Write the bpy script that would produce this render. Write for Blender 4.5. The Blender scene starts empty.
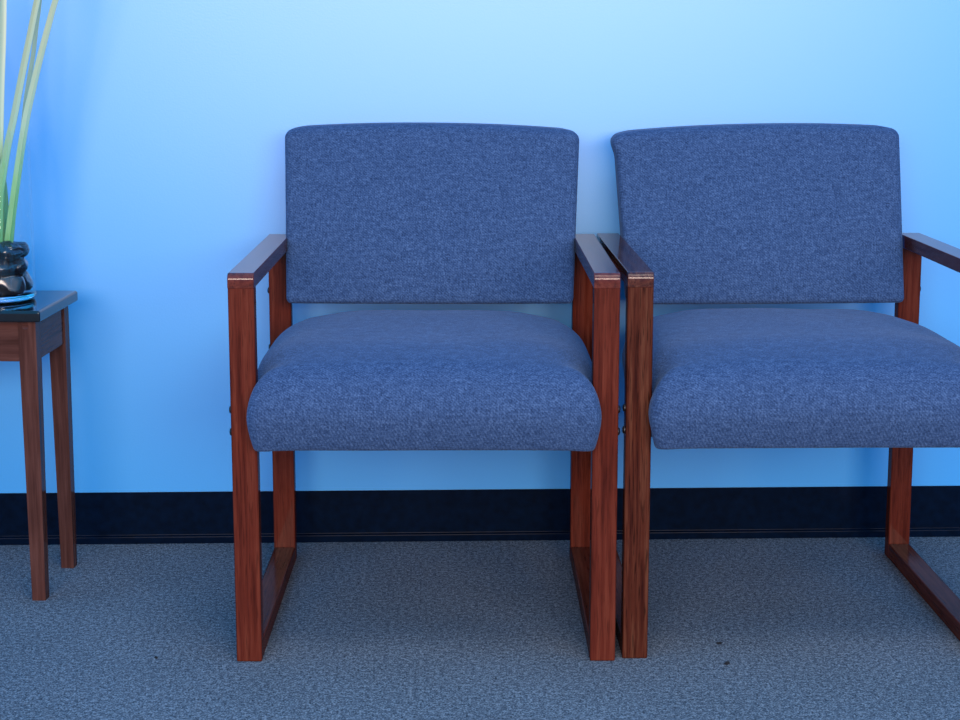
import bpy, bmesh, math, random
from mathutils import Vector, Matrix, noise

random.seed(7)
scene = bpy.context.scene
COL = scene.collection

# ------------------------------------------------------------------ camera
F_PX = 1769.16                                   # focal length in pixels of the 960-wide frame
PITCH, ROLL, YAW = math.radians(10.0587), math.radians(0.0132), math.radians(1.9061)
fw = Vector((math.sin(YAW) * math.cos(PITCH), math.cos(YAW) * math.cos(PITCH), -math.sin(PITCH)))
rt = fw.cross(Vector((0, 0, 1))).normalized()
up = rt.cross(fw)
rt2 = rt * math.cos(ROLL) + up * math.sin(ROLL)
up2 = -rt * math.sin(ROLL) + up * math.cos(ROLL)
cam_data = bpy.data.cameras.new('camera')
cam_data.sensor_width = 36.0
cam_data.lens = F_PX / 960 * 36.0
cam = bpy.data.objects.new('camera', cam_data)
COL.objects.link(cam)
M = Matrix((rt2, up2, -fw)).transposed().to_4x4()
M.translation = Vector((0.0, -3.4664, 0.9845))
cam.matrix_world = M
scene.camera = cam

# ------------------------------------------------------------------ light
world = bpy.data.worlds.new('room_ambient')
scene.world = world
world.use_nodes = True
bg = world.node_tree.nodes['Background']
bg.inputs['Color'].default_value = (0.02, 0.44, 1.0, 1)
bg.inputs['Strength'].default_value = 1.75


def area(name, loc, target, sx, sy, power, color):
    d = bpy.data.lights.new(name, 'AREA')
    d.shape = 'RECTANGLE'
    d.size, d.size_y = sx, sy
    d.energy = power
    d.color = color
    o = bpy.data.objects.new(name, d)
    COL.objects.link(o)
    o.location = loc
    o.rotation_euler = (Vector(target) - Vector(loc)).to_track_quat('-Z', 'Y').to_euler()
    return o


area('ceiling_troffer', (0.45, -1.75, 2.65), (0.45, -1.75, 0.0), 1.2, 0.6, 20, (1.0, 0.88, 0.76))
area('ceiling_troffer_rear', (0.45, -4.4, 2.65), (0.45, -4.4, 0.0), 1.2, 0.6, 20, (1.0, 0.88, 0.76))
area('window_daylight', (0.35, -6.2, 1.75), (0.35, 0.0, 1.0), 5.0, 1.4, 500, (1.0, 0.77, 0.63))

scene.view_settings.view_transform = 'Standard'
scene.view_settings.look = 'None'
scene.view_settings.gamma = 1.0
scene.view_settings.use_curve_mapping = False
scene.view_settings.exposure = 0.0


# ------------------------------------------------------------------ material helpers
def new_mat(name):
    m = bpy.data.materials.new(name)
    m.use_nodes = True
    nt = m.node_tree
    bsdf = nt.nodes['Principled BSDF']
    return m, nt, bsdf


def node(nt, kind, **kw):
    n = nt.nodes.new(kind)
    for k, v in kw.items():
        setattr(n, k, v)
    return n


def ramp(nt, stops):
    r = nt.nodes.new('ShaderNodeValToRGB')
    cr = r.color_ramp
    while len(cr.elements) < len(stops):
        cr.elements.new(0.5)
    for e, (p, c) in zip(cr.elements, stops):
        e.position = p
        e.color = (*c, 1)
    return r


def coords(nt, scale=(1, 1, 1), rot=(0, 0, 0)):
    tc = nt.nodes.new('ShaderNodeTexCoord')
    mp = nt.nodes.new('ShaderNodeMapping')
    mp.inputs['Scale'].default_value = scale
    mp.inputs['Rotation'].default_value = rot
    nt.links.new(tc.outputs['Object'], mp.inputs['Vector'])
    return mp.outputs['Vector']


def noise_tex(nt, vec, scale, detail=3.0, rough=0.55):
    n = nt.nodes.new('ShaderNodeTexNoise')
    n.inputs['Scale'].default_value = scale
    n.inputs['Detail'].default_value = detail
    n.inputs['Roughness'].default_value = rough
    nt.links.new(vec, n.inputs['Vector'])
    return n.outputs['Fac']


def math_node(nt, op, a, b=None, clamp=False):
    n = nt.nodes.new('ShaderNodeMath')
    n.operation = op
    n.use_clamp = clamp
    for i, v in enumerate((a, b)):
        if v is None:
            continue
        if isinstance(v, (int, float)):
            n.inputs[i].default_value = v
        else:
            nt.links.new(v, n.inputs[i])
    return n.outputs[0]


def mix_col(nt, fac, a, b, blend='MIX'):
    n = nt.nodes.new('ShaderNodeMix')
    n.data_type = 'RGBA'
    n.blend_type = blend
    for sock, v in ((n.inputs['Factor'], fac), (n.inputs['A'], a), (n.inputs['B'], b)):
        if isinstance(v, (int, float)):
            sock.default_value = v
        elif isinstance(v, tuple):
            sock.default_value = (*v, 1)
        else:
            nt.links.new(v, sock)
    return n.outputs['Result']


def bump(nt, bsdf, height, strength, dist):
    b = nt.nodes.new('ShaderNodeBump')
    b.inputs['Strength'].default_value = strength
    b.inputs['Distance'].default_value = dist
    nt.links.new(height, b.inputs['Height'])
    nt.links.new(b.outputs['Normal'], bsdf.inputs['Normal'])


def mat_paint():
    m, nt, b = new_mat('blue_wall_paint')
    v = coords(nt)
    big = noise_tex(nt, v, 1.7, 3)
    r = ramp(nt, [(0.3, (0.006, 0.256, 0.60)), (0.7, (0.007, 0.266, 0.61))])
    nt.links.new(big, r.inputs['Fac'])
    nt.links.new(r.outputs['Color'], b.inputs['Base Color'])
    b.inputs['Roughness'].default_value = 0.42
    b.inputs['Specular IOR Level'].default_value = 1.0
    b.inputs['IOR'].default_value = 1.5
    h = noise_tex(nt, v, 260, 2)
    bump(nt, b, h, 0.08, 0.0015)
    return m


def mat_carpet():
    m, nt, b = new_mat('grey_blue_carpet')
    v = coords(nt)
    tuft = noise_tex(nt, v, 320, 2, 0.75)
    mid = noise_tex(nt, v, 120, 3, 0.6)
    big = noise_tex(nt, v, 5, 3, 0.5)
    f = math_node(nt, 'ADD', math_node(nt, 'MULTIPLY', tuft, 0.65), math_node(nt, 'MULTIPLY', mid, 0.35))
    r = ramp(nt, [(0.385, (0.020, 0.026, 0.036)), (0.5, (0.092, 0.110, 0.135)), (0.615, (0.250, 0.275, 0.300))])
    nt.links.new(f, r.inputs['Fac'])
    br = ramp(nt, [(0.3, (0.90, 0.90, 0.90)), (0.7, (1.06, 1.06, 1.06))])
    nt.links.new(big, br.inputs['Fac'])
    c = mix_col(nt, 1.0, r.outputs['Color'], br.outputs['Color'], 'MULTIPLY')
    nt.links.new(c, b.inputs['Base Color'])
    b.inputs['Roughness'].default_value = 0.95
    b.inputs['Specular IOR Level'].default_value = 0.1
    b.inputs['Sheen Weight'].default_value = 0.0
    bump(nt, b, f, 0.55, 0.005)
    return m


def mat_fabric():
    m, nt, b = new_mat('navy_twill_upholstery')
    v = coords(nt)
    sep = nt.nodes.new('ShaderNodeSeparateXYZ')
    nt.links.new(v, sep.inputs[0])
    wob = noise_tex(nt, v, 55, 2)
    d = math_node(nt, 'ADD', math_node(nt, 'ADD', sep.outputs['X'], sep.outputs['Y']), sep.outputs['Z'])
    d = math_node(nt, 'ADD', d, math_node(nt, 'MULTIPLY', wob, 0.0045))
    twill = math_node(nt, 'SINE', math_node(nt, 'MULTIPLY', d, 2 * math.pi / 0.0062))
    twill = math_node(nt, 'ADD', math_node(nt, 'MULTIPLY', twill, 0.5), 0.5)
    fine = noise_tex(nt, v, 420, 2, 0.7)
    vx = coords(nt, (340, 340, 60))
    warp = noise_tex(nt, vx, 1.0, 2, 0.6)
    vz = coords(nt, (60, 60, 340))
    weft = noise_tex(nt, vz, 1.0, 2, 0.6)
    f = math_node(nt, 'ADD', math_node(nt, 'MULTIPLY', fine, 0.465), math_node(nt, 'MULTIPLY', warp, 0.27))
    f = math_node(nt, 'ADD', f, math_node(nt, 'MULTIPLY', weft, 0.21))
    f = math_node(nt, 'ADD', f, math_node(nt, 'MULTIPLY', twill, 0.055))
    r = ramp(nt, [(0.36, (0.0095, 0.0228, 0.0600)), (0.5, (0.0260, 0.0524, 0.1186)), (0.64, (0.0616, 0.1064, 0.2014))])
    nt.links.new(f, r.inputs['Fac'])
    nt.links.new(r.outputs['Color'], b.inputs['Base Color'])
    b.inputs['Roughness'].default_value = 0.9
    b.inputs['Specular IOR Level'].default_value = 0.15
    b.inputs['Sheen Weight'].default_value = 0.10
    b.inputs['Sheen Roughness'].default_value = 0.45
    b.inputs['Sheen Tint'].default_value = (0.55, 0.75, 1.0, 1)
    bump(nt, b, f, 0.5, 0.002)
    return m


def mat_wood(name, axis, dark, mid, light, streak=0.35, rough=0.45, coat=0.75, coat_rough=0.08):
    m, nt, b = new_mat(name)
    s = [130, 130, 130]
    s[axis] = 5
    v = coords(nt, tuple(s))
    g = noise_tex(nt, v, 1.0, 4, 0.6)
    s2 = [420, 420, 420]
    s2[axis] = 22
    pores = noise_tex(nt, coords(nt, tuple(s2)), 1.0, 2, 0.6)
    big = noise_tex(nt, coords(nt), 9, 2)
    f = math_node(nt, 'ADD', math_node(nt, 'MULTIPLY', g, 0.75 + streak * 0.4), math_node(nt, 'MULTIPLY', big, 0.25 - streak * 0.4))
    r = ramp(nt, [(0.30, dark), (0.50, mid), (0.72, light)])
    nt.links.new(f, r.inputs['Fac'])
    pr = ramp(nt, [(0.34, (1 - streak,) * 3), (0.46, (1.0, 1.0, 1.0))])
    nt.links.new(pores, pr.inputs['Fac'])
    c = mix_col(nt, 1.0, r.outputs['Color'], pr.outputs['Color'], 'MULTIPLY')
    nt.links.new(c, b.inputs['Base Color'])
    b.inputs['Roughness'].default_value = rough
    b.inputs['Specular IOR Level'].default_value = 0.0
    b.inputs['Coat Weight'].default_value = coat
    b.inputs['Coat Roughness'].default_value = coat_rough
    bump(nt, b, pores, 0.05, 0.0008)
    return m


def mat_plain(name, color, rough=0.5, metallic=0.0, coat=0.0, nscale=40, namount=0.12):
    m, nt, b = new_mat(name)
    n = noise_tex(nt, coords(nt), nscale, 3)
    lo = tuple(max(0, c * (1 - namount)) for c in color)
    hi = tuple(min(1, c * (1 + namount)) for c in color)
    r = ramp(nt, [(0.3, lo), (0.7, hi)])
    nt.links.new(n, r.inputs['Fac'])
    nt.links.new(r.outputs['Color'], b.inputs['Base Color'])
    b.inputs['Roughness'].default_value = rough
    b.inputs['Metallic'].default_value = metallic
    b.inputs['Coat Weight'].default_value = coat
    b.inputs['Coat Roughness'].default_value = 0.1
    return m


def mat_glass():
    m, nt, b = new_mat('clear_base_glass')
    b.inputs['Base Color'].default_value = (0.97, 0.99, 1.0, 1)
    b.inputs['Roughness'].default_value = 0.0
    b.inputs['Transmission Weight'].default_value = 1.0
    b.inputs['IOR'].default_value = 1.45
    return m


def mat_thin_glass():
    # thin blown wall: passes light straight through, mirrors a little by Fresnel
    m, nt, b = new_mat('clear_thin_glass')
    tr = nt.nodes.new('ShaderNodeBsdfTransparent')
    tr.inputs['Color'].default_value = (0.994, 0.997, 0.998, 1)
    gl = nt.nodes.new('ShaderNodeBsdfGlossy')
    gl.inputs['Roughness'].default_value = 0.02
    lw = nt.nodes.new('ShaderNodeLayerWeight')
    lw.inputs['Blend'].default_value = 0.5
    fr_fac = math_node(nt, 'ADD', math_node(nt, 'MULTIPLY', math_node(nt, 'POWER', lw.outputs['Facing'], 5.0), 0.40), 0.015)
    mx = nt.nodes.new('ShaderNodeMixShader')
    nt.links.new(fr_fac, mx.inputs[0])
    nt.links.new(tr.outputs[0], mx.inputs[1])
    nt.links.new(gl.outputs[0], mx.inputs[2])
    nt.links.new(mx.outputs[0], nt.nodes['Material Output'].inputs['Surface'])
    nt.nodes.remove(b)
    return m


def mat_leaf():
    # green at the foot, straw-pale towards the tips (height of the leaf itself)
    m, nt, b = new_mat('reed_leaf')
    v = coords(nt)
    sep = nt.nodes.new('ShaderNodeSeparateXYZ')
    nt.links.new(v, sep.inputs[0])
    st = noise_tex(nt, coords(nt, (300, 300, 4)), 1.0, 3)
    f = math_node(nt, 'ADD', math_node(nt, 'MULTIPLY', sep.outputs['Z'], 2.2), math_node(nt, 'MULTIPLY', math_node(nt, 'SUBTRACT', st, 0.5), 0.35))
    r = ramp(nt, [(0.0, (0.0850, 0.2550, 0.0765)), (0.30, (0.1700, 0.3570, 0.1530)), (0.55, (0.2805, 0.3910, 0.2805)), (0.9, (0.3400, 0.3910, 0.2550))])
    nt.links.new(f, r.inputs['Fac'])
    nt.links.new(r.outputs['Color'], b.inputs['Base Color'])
    b.inputs['Roughness'].default_value = 0.4
    return m


PAINT = mat_paint()
CARPET = mat_carpet()
FABRIC = mat_fabric()
RED = ((0.0380, 0.0066, 0.0039), (0.0798, 0.0143, 0.0079), (0.1216, 0.0275, 0.0148))
BROWN = ((0.0228, 0.0047, 0.0030), (0.0570, 0.0132, 0.0069), (0.0988, 0.0343, 0.0178))
WOOD_Z = mat_wood('cherry_wood_upright', 2, *RED, coat=0.25)
WOOD_Y = mat_wood('cherry_wood_lengthwise', 1, *RED)
WOOD_RUNNER = mat_wood('cherry_wood_worn_runner', 1, *RED, coat=0.28, coat_rough=0.16)
OAK_Z = mat_wood('brown_oak_upright', 2, *BROWN, streak=0.6, coat=0.22)
OAK_Y = mat_wood('brown_oak_lengthwise', 1, *BROWN, streak=0.45)
TABLE_Z = mat_wood('walnut_table_upright', 2, (0.0342, 0.0122, 0.0084), (0.0646, 0.0243, 0.0182), (0.0988, 0.0418, 0.0319), streak=0.15, rough=0.45, coat=0.35)
TABLE_X = mat_wood('walnut_table_crosswise', 0, (0.0342, 0.0122, 0.0084), (0.0646, 0.0243, 0.0182), (0.0988, 0.0418, 0.0319), streak=0.15, rough=0.45, coat=0.35)
TABLE_Y = mat_wood('walnut_table_side', 1, (0.0342, 0.0122, 0.0084), (0.0646, 0.0243, 0.0182), (0.0988, 0.0418, 0.0319), streak=0.15, rough=0.45, coat=0.35)
BLACKTOP = mat_plain('black_lacquer_top', (0.006, 0.008, 0.010), rough=0.4, coat=1.0)
BLACKTOP.node_tree.nodes['Principled BSDF'].inputs['Specular IOR Level'].default_value = 0.0
BLACKTOP.node_tree.nodes['Principled BSDF'].inputs['Coat Roughness'].default_value = 0.06
RUBBER = mat_plain('black_vinyl_cove_base', (0.0006, 0.004, 0.013), rough=0.30, nscale=60, namount=0.3)
RUBBER.node_tree.nodes['Principled BSDF'].inputs['Specular IOR Level'].default_value = 0.06
STEEL = mat_plain('dark_bolt_steel', (0.05, 0.045, 0.045), rough=0.35, metallic=0.9)
STONE = mat_plain('polished_black_stone', (0.010, 0.011, 0.015), rough=0.16, coat=0.5, namount=0.5)
LINT = mat_plain('dark_lint', (0.004, 0.004, 0.006), rough=1.0)
GLASS = mat_glass()
THIN_GLASS = mat_thin_glass()
LEAF = mat_leaf()


# ------------------------------------------------------------------ mesh helpers
def obj(name, bm, mat, parent=None, smooth=True, angle=40, weighted=False):
    me = bpy.data.meshes.new(name)
    bmesh.ops.recalc_face_normals(bm, faces=bm.faces[:])
    bm.to_mesh(me)
    bm.free()
    me.materials.append(mat)
    if smooth:
        for p in me.polygons:
            p.use_smooth = True
        me.set_sharp_from_angle(angle=math.radians(angle))
    o = bpy.data.objects.new(name, me)
    COL.objects.link(o)
    if weighted:
        wn = o.modifiers.new('weighted_normal', 'WEIGHTED_NORMAL')
        wn.weight = 100
        wn.keep_sharp = True
    if parent:
        o.parent = parent
    return o


def tag(o, label, cat, group=None):
    o['label'] = label
    o['category'] = cat
    if group:
        o['group'] = group
    return o


def empty(name, loc, rz=0.0):
    o = bpy.data.objects.new(name, None)
    COL.objects.link(o)
    o.location = loc
    o.rotation_euler = (0, 0, rz)
    o.empty_display_size = 0.05
    return o


def box(bm, lo, hi):
    vs = [bm.verts.new((x, y, z)) for x in (lo[0], hi[0]) for y in (lo[1], hi[1]) for z in (lo[2], hi[2])]
    for f in ((0, 1, 3, 2), (4, 6, 7, 5), (0, 4, 5, 1), (2, 3, 7, 6), (0, 2, 6, 4), (1, 5, 7, 3)):
        bm.faces.new([vs[i] for i in f])
    return vs


def bev_box(lo, hi, r=0.003, seg=3, special=None):
    """box with rounded edges; special(edge_mid) -> own radius for chosen edges (bevelled first)"""
    bm = bmesh.new()
    box(bm, lo, hi)
    if special:
        by = {}
        for e in bm.edges:
            k = special((e.verts[0].co + e.verts[1].co) / 2)
            if k:
                by.setdefault(k, []).append(e)
        for k, es in by.items():
            bmesh.ops.bevel(bm, geom=es, offset=k, segments=8, profile=0.5, affect='EDGES')
        sharp = [e for e in bm.edges if len(e.link_faces) == 2 and e.calc_face_angle() > 0.6]
        bmesh.ops.bevel(bm, geom=sharp, offset=r, segments=seg, profile=0.5, affect='EDGES')
    else:
        bmesh.ops.bevel(bm, geom=bm.edges[:], offset=r, segments=seg, profile=0.5, affect='EDGES')
    return bm


def round_box(hx, hy, hz, r_top, r_bot, nx, ny, nz, axis_top=2):
    """closed rounded box sampled densely; edge radius changes from r_bot to r_top along z"""
    bm = bmesh.new()
    cache = {}

    def vert(x, y, z):
        k = (round(x, 5), round(y, 5), round(z, 5))
        if k not in cache:
            t = (z + 1) / 2
            t = t * t * (3 - 2 * t)
            r = r_bot + (r_top - r_bot) * t
            q = Vector((x * hx, y * hy, z * hz))
            ix, iy, iz = hx - r, hy - r, hz - r
            c = Vector((max(-ix, min(ix, q.x)), max(-iy, min(iy, q.y)), max(-iz, min(iz, q.z))))
            d = q - c
            p = c + d.normalized() * r if d.length > 1e-9 else q
            cache[k] = bm.verts.new(p)
        return cache[k]

    def lin(n):
        # denser towards both ends so the rounded edges stay smooth
        return [math.copysign(1 - (1 - abs(u)) ** 1.6, u) for u in (-1 + 2 * i / n for i in range(n + 1))]
    X, Y, Z = lin(nx), lin(ny), lin(nz)

    def quad(a, b, c, d):
        vs = []
        for v in (a, b, c, d):
            if v not in vs:
                vs.append(v)
        if len(vs) >= 3:
            bm.faces.new(vs)
    for s in (-1, 1):
        for i in range(nx):
            for j in range(ny):
                quad(vert(X[i], Y[j], s), vert(X[i + 1], Y[j], s), vert(X[i + 1], Y[j + 1], s), vert(X[i], Y[j + 1], s))
            for k in range(nz):
                quad(vert(X[i], s, Z[k]), vert(X[i + 1], s, Z[k]), vert(X[i + 1], s, Z[k + 1]), vert(X[i], s, Z[k + 1]))
        for j in range(ny):
            for k in range(nz):
                quad(vert(s, Y[j], Z[k]), vert(s, Y[j + 1], Z[k]), vert(s, Y[j + 1], Z[k + 1]), vert(s, Y[j], Z[k + 1]))
    return bm


def lathe(bm, prof, n=48, c=(0, 0)):
    rings = []
    for r, z in prof:
        if r < 1e-6:
            rings.append([bm.verts.new((c[0], c[1], z))])
        else:
            rings.append([bm.verts.new((c[0] + r * math.cos(2 * math.pi * i / n), c[1] + r * math.sin(2 * math.pi * i / n), z)) for i in range(n)])
    for a, b in zip(rings, rings[1:]):
        for i in range(n):
            j = (i + 1) % n
            vs = [a[i % len(a)], a[j % len(a)], b[j % len(b)], b[i % len(b)]]
            u = []
            for v in vs:
                if v not in u:
                    u.append(v)
            if len(u) > 2:
                bm.faces.new(u)


def smooth01(a, b, x):
    t = max(0.0, min(1.0, (x - a) / (b - a)))
    return t * t * (3 - 2 * t)


# ------------------------------------------------------------------ the room
bm = bmesh.new()
box(bm, (-3.0, 0.0, -0.02), (3.4, 0.12, 2.75))
o = obj('wall_back', bm, PAINT, smooth=False)
o['kind'] = 'structure'
o['label'] = 'sky blue painted wall with faint roller texture'

bm = bmesh.new()
box(bm, (-3.0, -7.0, -0.05), (3.4, 0.0, 0.0))
o = obj('floor', bm, CARPET, smooth=False)
o['kind'] = 'structure'
o['label'] = 'grey blue looped office carpet'

# black vinyl cove base: thin wall flange, curved toe with a small lip at the carpet
prof = [(0.0, 0.0), (-0.0120, 0.0), (-0.0122, 0.0125), (-0.0120, 0.0140), (-0.0113, 0.0148), (-0.0100, 0.0150),
        (-0.0048, 0.0158), (-0.0038, 0.0175), (-0.0036, 0.1036), (-0.0028, 0.1043), (0.0, 0.1043)]
bm = bmesh.new()
a = [bm.verts.new((-3.0, y, z)) for y, z in prof]
b = [bm.verts.new((3.4, y, z)) for y, z in prof]
for i in range(len(prof)):
    j = (i + 1) % len(prof)
    bm.faces.new((a[i], a[j], b[j], b[i]))
bm.faces.new(a)
bm.faces.new(b[::-1])
o = obj('baseboard_back', bm, RUBBER, angle=35, weighted=True)
o['kind'] = 'structure'
o['label'] = 'black vinyl cove baseboard along blue wall'

# ------------------------------------------------------------------ chairs
W, D, H, LEG, T = 0.6148, 0.5945, 0.635, 0.0412, 0.030
ARM_T = 0.0245
FY, BY = -D / 2, D / 2


def bolt(parent, x, y, z, sgn):
    bm = bmesh.new()
    lathe(bm, [(0, 0.0), (0.0065, 0.0), (0.0065, 0.0016), (0.0050, 0.0034), (0.0022, 0.0040), (0.0022, 0.0025), (0, 0.0025)], 14)
    bmesh.ops.rotate(bm, verts=bm.verts[:], cent=(0, 0, 0), matrix=Matrix.Rotation(sgn * math.pi / 2, 3, 'Y'))
    bmesh.ops.translate(bm, verts=bm.verts[:], vec=(x, y, z))
    return obj('bolt', bm, STEEL, parent)


def spline(pts, k):
    out = []
    Q = [pts[0]] + list(pts) + [pts[-1]]
    for i in range(1, len(Q) - 2):
        for j in range(k):
            t = j / k
            out.append(tuple(0.5 * ((2 * b) + (c - a) * t + (2 * a - 5 * b + 4 * c - d) * t * t + (3 * b - a - 3 * c + d) * t ** 3)
                             for a, b, c, d in zip(Q[i - 1], Q[i], Q[i + 1], Q[i + 2])))
    out.append(tuple(pts[-1]))
    return out


def seat_cushion(parent, dx=0.0, seed=0):
    hx, hz = 0.278, 0.074
    y0, y1 = FY - 0.054, BY - 0.075
    hy, yc = (y1 - y0) / 2, (y0 + y1) / 2
    rp = 0.022                                                 # plan corner radius

    def contour(d, s):
        """rounded rectangle drawn in by d, then shrunk by s; same vertex count at every level"""
        ax, ay = hx - d, hy - d
        r = max(0.006, rp - 0.35 * d)
        pts = []
        ns, nf, nc = 24, 34, 7
        for (cx, cy, a0, n, ex, ey) in ((1, -1, -90, ns, 0, 1), (1, 1, 0, nf, -1, 0), (-1, 1, 90, ns, 0, -1), (-1, -1, 180, nf, 1, 0)):
            px, py = cx * (ax - r), cy * (ay - r)
            for i in range(nc):
                a = math.radians(a0 + 90 * i / nc)
                pts.append((px + r * math.cos(a), py + r * math.sin(a)))
            a = math.radians(a0 + 90)
            qx, qy = px + r * math.cos(a), py + r * math.sin(a)
            ln = 2 * (ay - r) if ey else 2 * (ax - r)
            for i in range(n):
                pts.append((qx + ex * ln * i / n, qy + ey * ln * i / n))
        return [(x * s, y * s) for x, y in pts]
    prof = spline([(0.026, -0.0740), (0.0150, -0.0735), (0.0105, -0.070), (0.0080, -0.062), (0.0045, -0.045), (0.0010, -0.022), (0.0, -0.004), (0.0020, 0.014),
                   (0.0070, 0.034), (0.0150, 0.051), (0.0270, 0.0635), (0.0430, 0.0715), (0.0640, 0.0740)], 3)
    levels = [(0.026, s, -0.074) for s in (0.0, 0.5, 0.85)] + [(d, 1.0, z) for d, z in prof] + [(0.064, s, 0.074) for s in (0.9, 0.78, 0.64, 0.5, 0.36, 0.22, 0.1, 0.0)]
    bm = bmesh.new()
    rings = []
    for d, sc, z in levels:
        ring = []
        for x, y in (contour(d, sc) if sc > 0 else [(0.0, 0.0)]):
            u, w, t = x / hx, y / hy, (z + hz) / (2 * hz)      # t 0 hem .. 1 top
            # behind the front legs the pad is drawn in between the frames; in front it swells over them
            yy = y + yc
            pinch = smooth01(FY - 0.012, FY + 0.004, yy) * (1 - smooth01(FY + T, FY + T + 0.035, yy))
            x2 = x * (1.0 - pinch * 0.040 + 0.022 * smooth01(FY + T, FY + 0.12, yy) - 0.050 * smooth01(0.0, BY - 0.09, yy))
            crown = 1 - abs(u) ** 3.0
            fall = 0.020 * smooth01(-0.40, -1.05, w) + 0.004 * max(0, w) ** 2 + 0.011 * smooth01(0.5, 1.0, abs(u)) * smooth01(0.2, 0.95, w)
            z2 = z + t * (0.014 * crown - 0.007 - fall)
            z2 += (1 - t) * (0.006 * (1 - abs(u) ** 12) - 0.003)   # hem hangs a little at the corners
            y2 = y - 0.008 * (1 - u ** 4) * math.sin(math.pi * min(1, max(0, t))) * smooth01(-0.5, -0.9, w)
            n = noise.noise(Vector((x * 9 + seed, y * 9, z * 9)))
            ring.append(bm.verts.new((x2 + dx, y2 + yc + 0.0015 * n, z2 + 0.431 + 0.0025 * n * t)))
        rings.append(ring)
    for a, b in zip(rings, rings[1:]):
        n = max(len(a), len(b))
        for i in range(n):
            j = (i + 1) % n
            if len(a) == 1:
                bm.faces.new((a[0], b[j], b[i]))
            elif len(b) == 1:
                bm.faces.new((a[i], a[j], b[0]))
            else:
                bm.faces.new((a[i], a[j], b[j], b[i]))
    return obj('seat', bm, FABRIC, parent, angle=75)


def back_cushion(parent, dx=0.0, roll=0.0, seed=0, half=0.2755, drop=0.0, flare=0.0):
    hx, hy, hz = half, 0.034, 0.1575
    bm = round_box(hx, hy, hz, 0.015, 0.010, 64, 14, 44)
    lean = 0.30
    for v in bm.verts:
        x, y, z = v.co
        u, t = x / hx, (z + hz) / (2 * hz)
        x2 = x * (0.960 + 0.040 * t)                       # a touch wider at the top
        z2 = z + (0.010 * t - 0.002 * (1 - t)) * (1 - abs(u) ** 2.2) - 0.004 * t * smooth01(0.86, 1.0, abs(u))
        if flare and u < 0:
            x2 -= flare * (-u) ** 6 * (smooth01(0.86, 0.95, t) - 0.5)
        # padded front, gently dished across the width
        belly = 0.010 * (1 - u ** 4) * (1 - (2 * t - 1) ** 4)
        y2 = y - (belly if y < 0 else 0) + 0.008 * (1 - u * u) - 0.004
        n = noise.noise(Vector((x * 7 + seed, y * 7, z * 7)))
        y2 += 0.0018 * n
        # pulled slightly askew on its frame, then leaned towards the wall
        xr = x2 - z2 * math.sin(roll)
        zr = z2 + x2 * math.sin(roll) * (0.15 + 0.55 * t)
        v.co = (xr + dx, BY - 0.030 + y2 + zr * lean, 0.6745 - drop + zr)
    return obj('backrest', bm, FABRIC, parent, angle=70)


def side_frame(parent, s, leg_mat, run_mat, bolts_front, bolts_back):
    """closed loop of one chair side: two uprights, armrest on top, runner on the carpet"""
    x0, x1 = (-W / 2, -W / 2 + LEG) if s < 0 else (W / 2 - LEG, W / 2)
    ztop = H - ARM_T
    obj('leg', bev_box((x0, FY, 0.0), (x1, FY + T, ztop + 0.004), 0.0026, 3), leg_mat, parent, weighted=True)
    obj('leg', bev_box((x0, BY - T, 0.0), (x1, BY, ztop + 0.004), 0.0026, 3), leg_mat, parent, weighted=True)
    obj('floor_runner', bev_box((x0 + 0.0004, FY + T - 0.0005, 0.0), (x1 - 0.0004, BY - T + 0.0005, T), 0.0024, 3), WOOD_RUNNER, parent, weighted=True)

    def front_round(m):
        if abs(m.y - (FY - 0.0006)) < 1e-4 and abs(m.x - (x0 + x1) / 2) < 1e-4:
            return 0.0105 if m.z > H - 0.001 else 0.0018
        if abs(m.y - BY - 0.0004) < 1e-4 and abs(m.x - (x0 + x1) / 2) < 1e-4 and m.z > H - 0.001:
            return 0.006
        return None
    obj('armrest', bev_box((x0 - 0.0003, FY - 0.0006, ztop), (x1 + 0.0003, BY + 0.0004, H), 0.0018, 3, front_round), run_mat, parent, weighted=True)
    xo = x0 if s < 0 else x1
    for z in bolts_front:
        bolt(parent, xo, FY + T * 0.5, z, s)
    for z in bolts_back:
        bolt(parent, xo, BY - T * 0.5, z, s)


def chair(loc, rz, label, seat_dx, back_dx, roll, left_mats, right_mats, seed, half, drop):
    c = empty('armchair', loc, rz)
    tag(c, label, 'chair', 'waiting room armchairs')
    side_frame(c, -1, *left_mats, (0.415, 0.379), (0.529, 0.60 - 0.18))
    side_frame(c, 1, *right_mats, (0.415, 0.379), (0.529, 0.60 - 0.18))
    seat_cushion(c, seat_dx, seed)
    back_cushion(c, back_dx, roll, seed, half, drop, 0.0055 if half < 0.27 else 0.0)
    return c


chair((0.0118, -0.4229, 0), math.radians(-1.563), 'complete navy armchair with red brown frame, standing nearer the side table',
      0.0, 0.0, math.radians(-0.7), (WOOD_Z, WOOD_Y), (WOOD_Z, WOOD_Y), 1.0, 0.2755, 0.0)
chair((0.636, -0.4251, 0), math.radians(-0.922), 'navy armchair cut off at the right picture edge, with streaky brown near leg',
      0.005, -0.006, math.radians(1.6), (OAK_Z, OAK_Y), (WOOD_Z, WOOD_Y), 5.0, 0.2695, 0.0025)

# ------------------------------------------------------------------ side table
# local origin: front right corner of the top, x to the right, y to the wall
TBL = empty('side_table', (-0.664, -0.400, 0.0), math.radians(-3.4))
tag(TBL, 'small dark wooden side table with black top and tapered legs', 'table')
TW, TD, TZ, TT = 0.42, 0.266, 0.531, 0.0200


def top_round(m):
    if m.z > TZ - 0.001:
        return 0.005
    return None


obj('table_top', bev_box((-TW, 0, TZ - TT), (0, TD, TZ), 0.003, 3, top_round), BLACKTOP, TBL, weighted=True)


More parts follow.
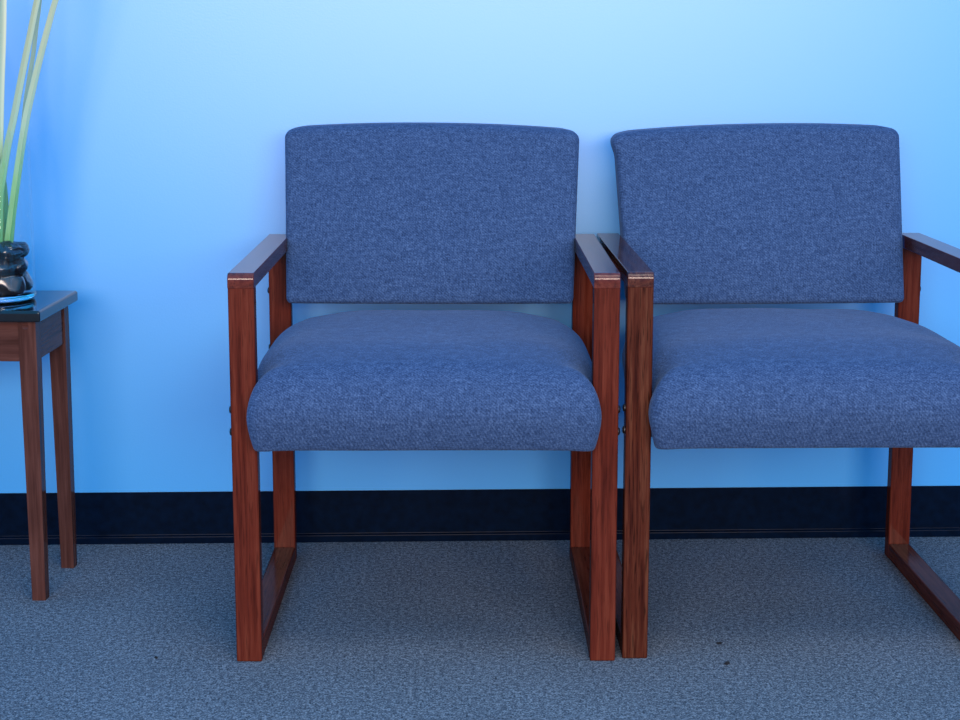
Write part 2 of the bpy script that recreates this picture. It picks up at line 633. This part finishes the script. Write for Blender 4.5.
def taper_leg(xo, yo, sx, sy):
    """xo, yo: outer corner; sx, sy: direction to the inside"""
    bm = bmesh.new()
    zt, zk = TZ - TT, 0.43
    rings = []
    for z, w in ((0.0, 0.0245), (zk, 0.031), (zt, 0.031)):
        xb = xo + sx * (0.0032 if z == 0.0 else 0.0)
        rings.append([bm.verts.new((xb + sx * w * a, yo + sy * w * b_, z)) for a, b_ in ((0, 0), (1, 0), (1, 1), (0, 1))])
    for a, b_ in zip(rings, rings[1:]):
        for i in range(4):
            bm.faces.new((a[i], a[(i + 1) % 4], b_[(i + 1) % 4], b_[i]))
    bm.faces.new(rings[0])
    bm.faces.new(rings[-1])
    es = [e for e in bm.edges if e.calc_face_angle(0) > 0.6]
    bmesh.ops.bevel(bm, geom=es, offset=0.0018, segments=2, profile=0.5, affect='EDGES')
    return bm


IN = 0.0145
for xo, sx in ((-IN, -1), (-TW + IN, 1)):
    for yo, sy in ((0.022, 1), (TD - 0.018, -1)):
        lg = obj('leg', taper_leg(xo, yo, sx, sy), TABLE_Z, TBL, weighted=True)
        if sy > 0:
            bm = bmesh.new()
            lathe(bm, [(0, -0.001), (0.0058, -0.001), (0.0058, 0.0003), (0.0052, 0.0007), (0.0040, 0.0005), (0, 0.0005)], 20)
            bmesh.ops.rotate(bm, verts=bm.verts[:], cent=(0, 0, 0), matrix=Matrix.Rotation(math.pi / 2, 3, 'X'))
            bmesh.ops.translate(bm, verts=bm.verts[:], vec=(xo + sx * 0.018, yo, 0.500))
            obj('wood_plug', bm, TABLE_X, lg)
z0, z1 = 0.437, TZ - TT
obj('apron', bev_box((-TW + IN + 0.030, 0.026, z0), (-IN - 0.030, 0.042, z1), 0.0012, 2), TABLE_X, TBL, weighted=True)
obj('apron', bev_box((-TW + IN + 0.030, TD - 0.038, z0), (-IN - 0.030, TD - 0.022, z1), 0.0012, 2), TABLE_X, TBL, weighted=True)
obj('apron', bev_box((-IN - 0.018, 0.052, z0), (-IN - 0.003, TD - 0.048, z1), 0.0012, 2), TABLE_Y, TBL, weighted=True)
obj('apron', bev_box((-TW + IN + 0.003, 0.052, z0), (-TW + IN + 0.018, TD - 0.048, z1), 0.0012, 2), TABLE_Y, TBL, weighted=True)

# ------------------------------------------------------------------ glass vase
VX, VY, VR, VH = -0.770, -0.250, 0.0675, 0.306
vase = empty('glass_vase', (VX, VY, TZ))
tag(vase, 'clear glass cylinder vase with black stones, standing on the side table', 'vase')
bm = bmesh.new()
lathe(bm, [(0, 0.0004), (VR - 0.012, 0.0004), (VR - 0.005, 0.0010), (VR - 0.0015, 0.0035), (VR, 0.008), (VR - 0.0004, 0.0118), (VR - 0.003, 0.0125),
           (VR - 0.014, 0.0115), (0, 0.011)], 96)
obj('glass_base', bm, GLASS, vase, angle=60)
bm = bmesh.new()
lathe(bm, [(VR - 0.0028, 0.0128), (VR, 0.0125), (VR, VH - 0.002), (VR - 0.0008, VH), (VR - 0.0020, VH), (VR - 0.0028, VH - 0.002), (VR - 0.0028, 0.0128)], 96)
bmesh.ops.remove_doubles(bm, verts=bm.verts[:], dist=1e-6)
obj('glass_wall', bm, THIN_GLASS, vase, angle=60)

# black stones stacked in the vase
STN = [  # x, y, z centre relative to vase base, half sizes, turn
    (0.030, -0.030, 0.031, 0.024, 0.019, 0.017, 0.4), (-0.015, -0.042, 0.029, 0.022, 0.017, 0.016, 1.9), (0.040, 0.015, 0.030, 0.018, 0.024, 0.017, 0.1),
    (-0.042, 0.000, 0.030, 0.017, 0.026, 0.017, 0.2), (0.000, 0.038, 0.030, 0.026, 0.018, 0.017, 0.1), (0.000, 0.000, 0.030, 0.019, 0.017, 0.016, 0.9),
    (0.012, -0.040, 0.061, 0.027, 0.017, 0.014, 0.15), (0.037, -0.004, 0.062, 0.017, 0.026, 0.015, 0.3), (-0.032, -0.026, 0.060, 0.022, 0.022, 0.014, 0.8),
    (0.012, 0.036, 0.061, 0.025, 0.019, 0.014, 2.9), (-0.034, 0.026, 0.060, 0.022, 0.022, 0.014, 2.2),
    (0.028, -0.026, 0.089, 0.021, 0.020, 0.016, 0.5), (-0.012, -0.034, 0.086, 0.022, 0.018, 0.013, 2.6), (0.030, 0.020, 0.088, 0.020, 0.023, 0.015, 1.1),
    (-0.022, 0.018, 0.087, 0.026, 0.024, 0.014, 0.3), (0.025, -0.021, 0.095, 0.025, 0.018, 0.0125, 0.3),
]
for i, (x, y, z, a, b_, c_, tz) in enumerate(STN):
    bm = bmesh.new()
    bmesh.ops.create_icosphere(bm, subdivisions=4, radius=1)
    rnd = random.Random(i * 17 + 3)
    cuts = [(Vector((rnd.gauss(0, 1), rnd.gauss(0, 1), rnd.gauss(0, 1))).normalized(), rnd.uniform(0.70, 0.86)) for _ in range(9)]
    for v in bm.verts:
        n = v.co.normalized()
        p = n * (1 + 0.12 * noise.noise(n * 1.6 + Vector((i * 3.1, 0, 0))))
        for cn, cd in cuts:                                   # broken faces
            e = p.dot(cn) - cd
            if e > 0:
                p -= cn * e * 0.92
        v.co = Vector((p.x * a * 1.24, p.y * b_ * 1.2, p.z * c_ * 1.2))
    bmesh.ops.rotate(bm, verts=bm.verts[:], cent=(0, 0, 0), matrix=Matrix.Rotation(tz, 3, 'Z') @ Matrix.Rotation(0.2 * math.cos(i * 1.7), 3, 'Y'))
    for v in bm.verts:                                        # stones lie inside the glass
        q = Vector((v.co.x + x, v.co.y + y))
        if q.length > VR - 0.0036:
            q = q.normalized() * (VR - 0.0036)
        v.co = (q.x - x, q.y - y, max(v.co.z, 0.0130 - z))
    s = obj('black_stone', bm, STONE, angle=30)
    s.location = (VX + x, VY + y, TZ + z)
    tag(s, 'shiny black stone among those filling the foot of the glass vase', 'stone', 'black stones in the glass vase')

# reed plant: long narrow leaves rising from between the stones
PLANT = empty('reed_plant', (VX, VY, TZ + 0.075), 0.0)
tag(PLANT, 'tall pale green reed plant rising out of the glass vase', 'plant')


def leaf(pts, w0, w1, face=0.0, crease=0.35, tip=True):
    """pts: centre line in world space; width goes from w0 to w1; V-shaped section with thickness"""
    P = [Vector(p) - PLANT.location for p in pts]
    # Catmull-Rom resample
    out = []
    Q = [P[0] * 2 - P[1]] + P + [P[-1] * 2 - P[-2]]
    for i in range(1, len(Q) - 2):
        for k in range(10):
            t = k / 10
            a, b_, c_, d = Q[i - 1], Q[i], Q[i + 1], Q[i + 2]
            out.append(0.5 * ((2 * b_) + (c_ - a) * t + (2 * a - 5 * b_ + 4 * c_ - d) * t * t + (3 * b_ - a - 3 * c_ + d) * t ** 3))
    out.append(P[-1])
    bm = bmesh.new()
    rings = []
    n = len(out)
    for i, p in enumerate(out):
        t = i / (n - 1)
        w = 1.2 * (w0 + (w1 - w0) * t) / 2
        if tip and t > 0.8:
            w *= max(0.04, 1 - ((t - 0.8) / 0.2) ** 1.6)
        tan = (out[min(i + 1, n - 1)] - out[max(i - 1, 0)]).normalized()
        side = Vector((math.cos(face + 0.35 * t), math.sin(face + 0.35 * t), 0))
        side = (side - tan * side.dot(tan)).normalized()
        nor = side.cross(tan)
        th = 0.0011
        cr = crease * w
        ring = [p - side * w + nor * cr, p + nor * -th, p + side * w + nor * cr,
                p + side * (w * 0.92) + nor * (cr + th), p + nor * th, p - side * (w * 0.92) + nor * (cr + th)]
        rings.append([bm.verts.new(q) for q in ring])
    for a, b_ in zip(rings, rings[1:]):
        for k in range(6):
            bm.faces.new((a[k], a[(k + 1) % 6], b_[(k + 1) % 6], b_[k]))
    bm.faces.new(rings[0])
    bm.faces.new(rings[-1][::-1])
    return obj('leaf', bm, LEAF, PLANT, angle=60)


R0 = TZ + 0.08
leaf([(-0.7570, -0.255, 0.6120), (-0.7564, -0.250, 0.7563), (-0.7526, -0.250, 0.8189), (-0.7467, -0.250, 0.9074), (-0.7399, -0.250, 0.9951), (-0.7358, -0.250, 1.0647), (-0.7300, -0.250, 1.2000), (-0.7100, -0.250, 1.3300)], 0.0085, 0.0085, 0.2, 0.4)
leaf([(-0.7620, -0.262, 0.6120), (-0.7556, -0.262, 0.7124), (-0.7482, -0.262, 0.7572), (-0.7369, -0.262, 0.8106), (-0.7230, -0.262, 0.8637), (-0.7066, -0.262, 0.9340), (-0.6894, -0.262, 1.0038), (-0.6745, -0.262, 1.0645), (-0.6450, -0.262, 1.1700), (-0.6000, -0.262, 1.2800)], 0.0125, 0.0085, 0.0, 0.6)
leaf([(-0.7450, -0.240, 0.6120), (-0.7275, -0.240, 0.7400), (-0.7096, -0.240, 0.8539), (-0.7045, -0.240, 0.8894), (-0.6976, -0.240, 0.9248), (-0.6886, -0.240, 0.9689), (-0.6802, -0.240, 1.0215), (-0.6730, -0.240, 1.0650), (-0.6640, -0.240, 1.1600), (-0.6550, -0.240, 1.2700)], 0.01, 0.006, -0.6, 0.5)
leaf([(-0.7580, -0.245, 0.5950), (-0.7419, -0.268, 0.6319), (-0.7310, -0.268, 0.6950), (-0.7215, -0.268, 0.7486), (-0.7099, -0.268, 0.8109), (-0.6987, -0.268, 0.8639), (-0.6871, -0.268, 0.9078), (-0.6725, -0.268, 0.9603), (-0.6541, -0.268, 1.0211), (-0.6401, -0.268, 1.0644), (-0.6000, -0.268, 1.1700), (-0.5400, -0.268, 1.2600)], 0.0145, 0.0078, -0.25, 0.6)
leaf([(-0.757, -0.235, R0), (-0.752, -0.235, 0.70), (-0.759, -0.235, 0.80), (-0.775, -0.235, 0.95), (-0.80, -0.235, 1.10), (-0.84, -0.235, 1.25)], 0.012, 0.008, -0.3)
leaf([(-0.772, -0.262, R0), (-0.762, -0.262, 0.68), (-0.755, -0.262, 0.74), (-0.768, -0.262, 0.84), (-0.79, -0.262, 1.0), (-0.83, -0.262, 1.2)], 0.012, 0.008, 0.3)
leaf([(-0.785, -0.240, R0), (-0.795, -0.24, 0.75), (-0.83, -0.24, 0.95), (-0.89, -0.24, 1.15), (-0.96, -0.24, 1.27)], 0.012, 0.008, 0.0)
leaf([(-0.778, -0.225, R0), (-0.775, -0.215, 0.75), (-0.765, -0.20, 0.95), (-0.74, -0.19, 1.12), (-0.69, -0.18, 1.27)], 0.012, 0.009, 0.3)

# ------------------------------------------------------------------ specks on the carpet
for (x, y, a, rz, lab) in ((0.494, -0.650, 0.0042, 0.3, 'tiny dark speck on carpet, upper of two before the right chair'),
                           (0.491, -0.748, 0.0050, 1.2, 'tiny dark speck on carpet, lower of two before the right chair'),
                           (-0.437, -0.689, 0.0032, 2.0, 'tiny dark speck on open carpet between side table and chair')):
    bm = bmesh.new()
    bmesh.ops.create_icosphere(bm, subdivisions=2, radius=1)
    for v in bm.verts:
        k = 1 + 0.5 * noise.noise(v.co * 1.7 + Vector((x * 50, 0, 0)))
        v.co = Vector((v.co.x * a * 1.3 * k, v.co.y * a * 0.8 * k, v.co.z * a * 0.45 * k))
    s = obj('carpet_speck', bm, LINT)
    s.location = (x, y, a * 0.4)
    s.rotation_euler = (0, 0, rz)
    tag(s, lab, 'speck', 'specks on the carpet')
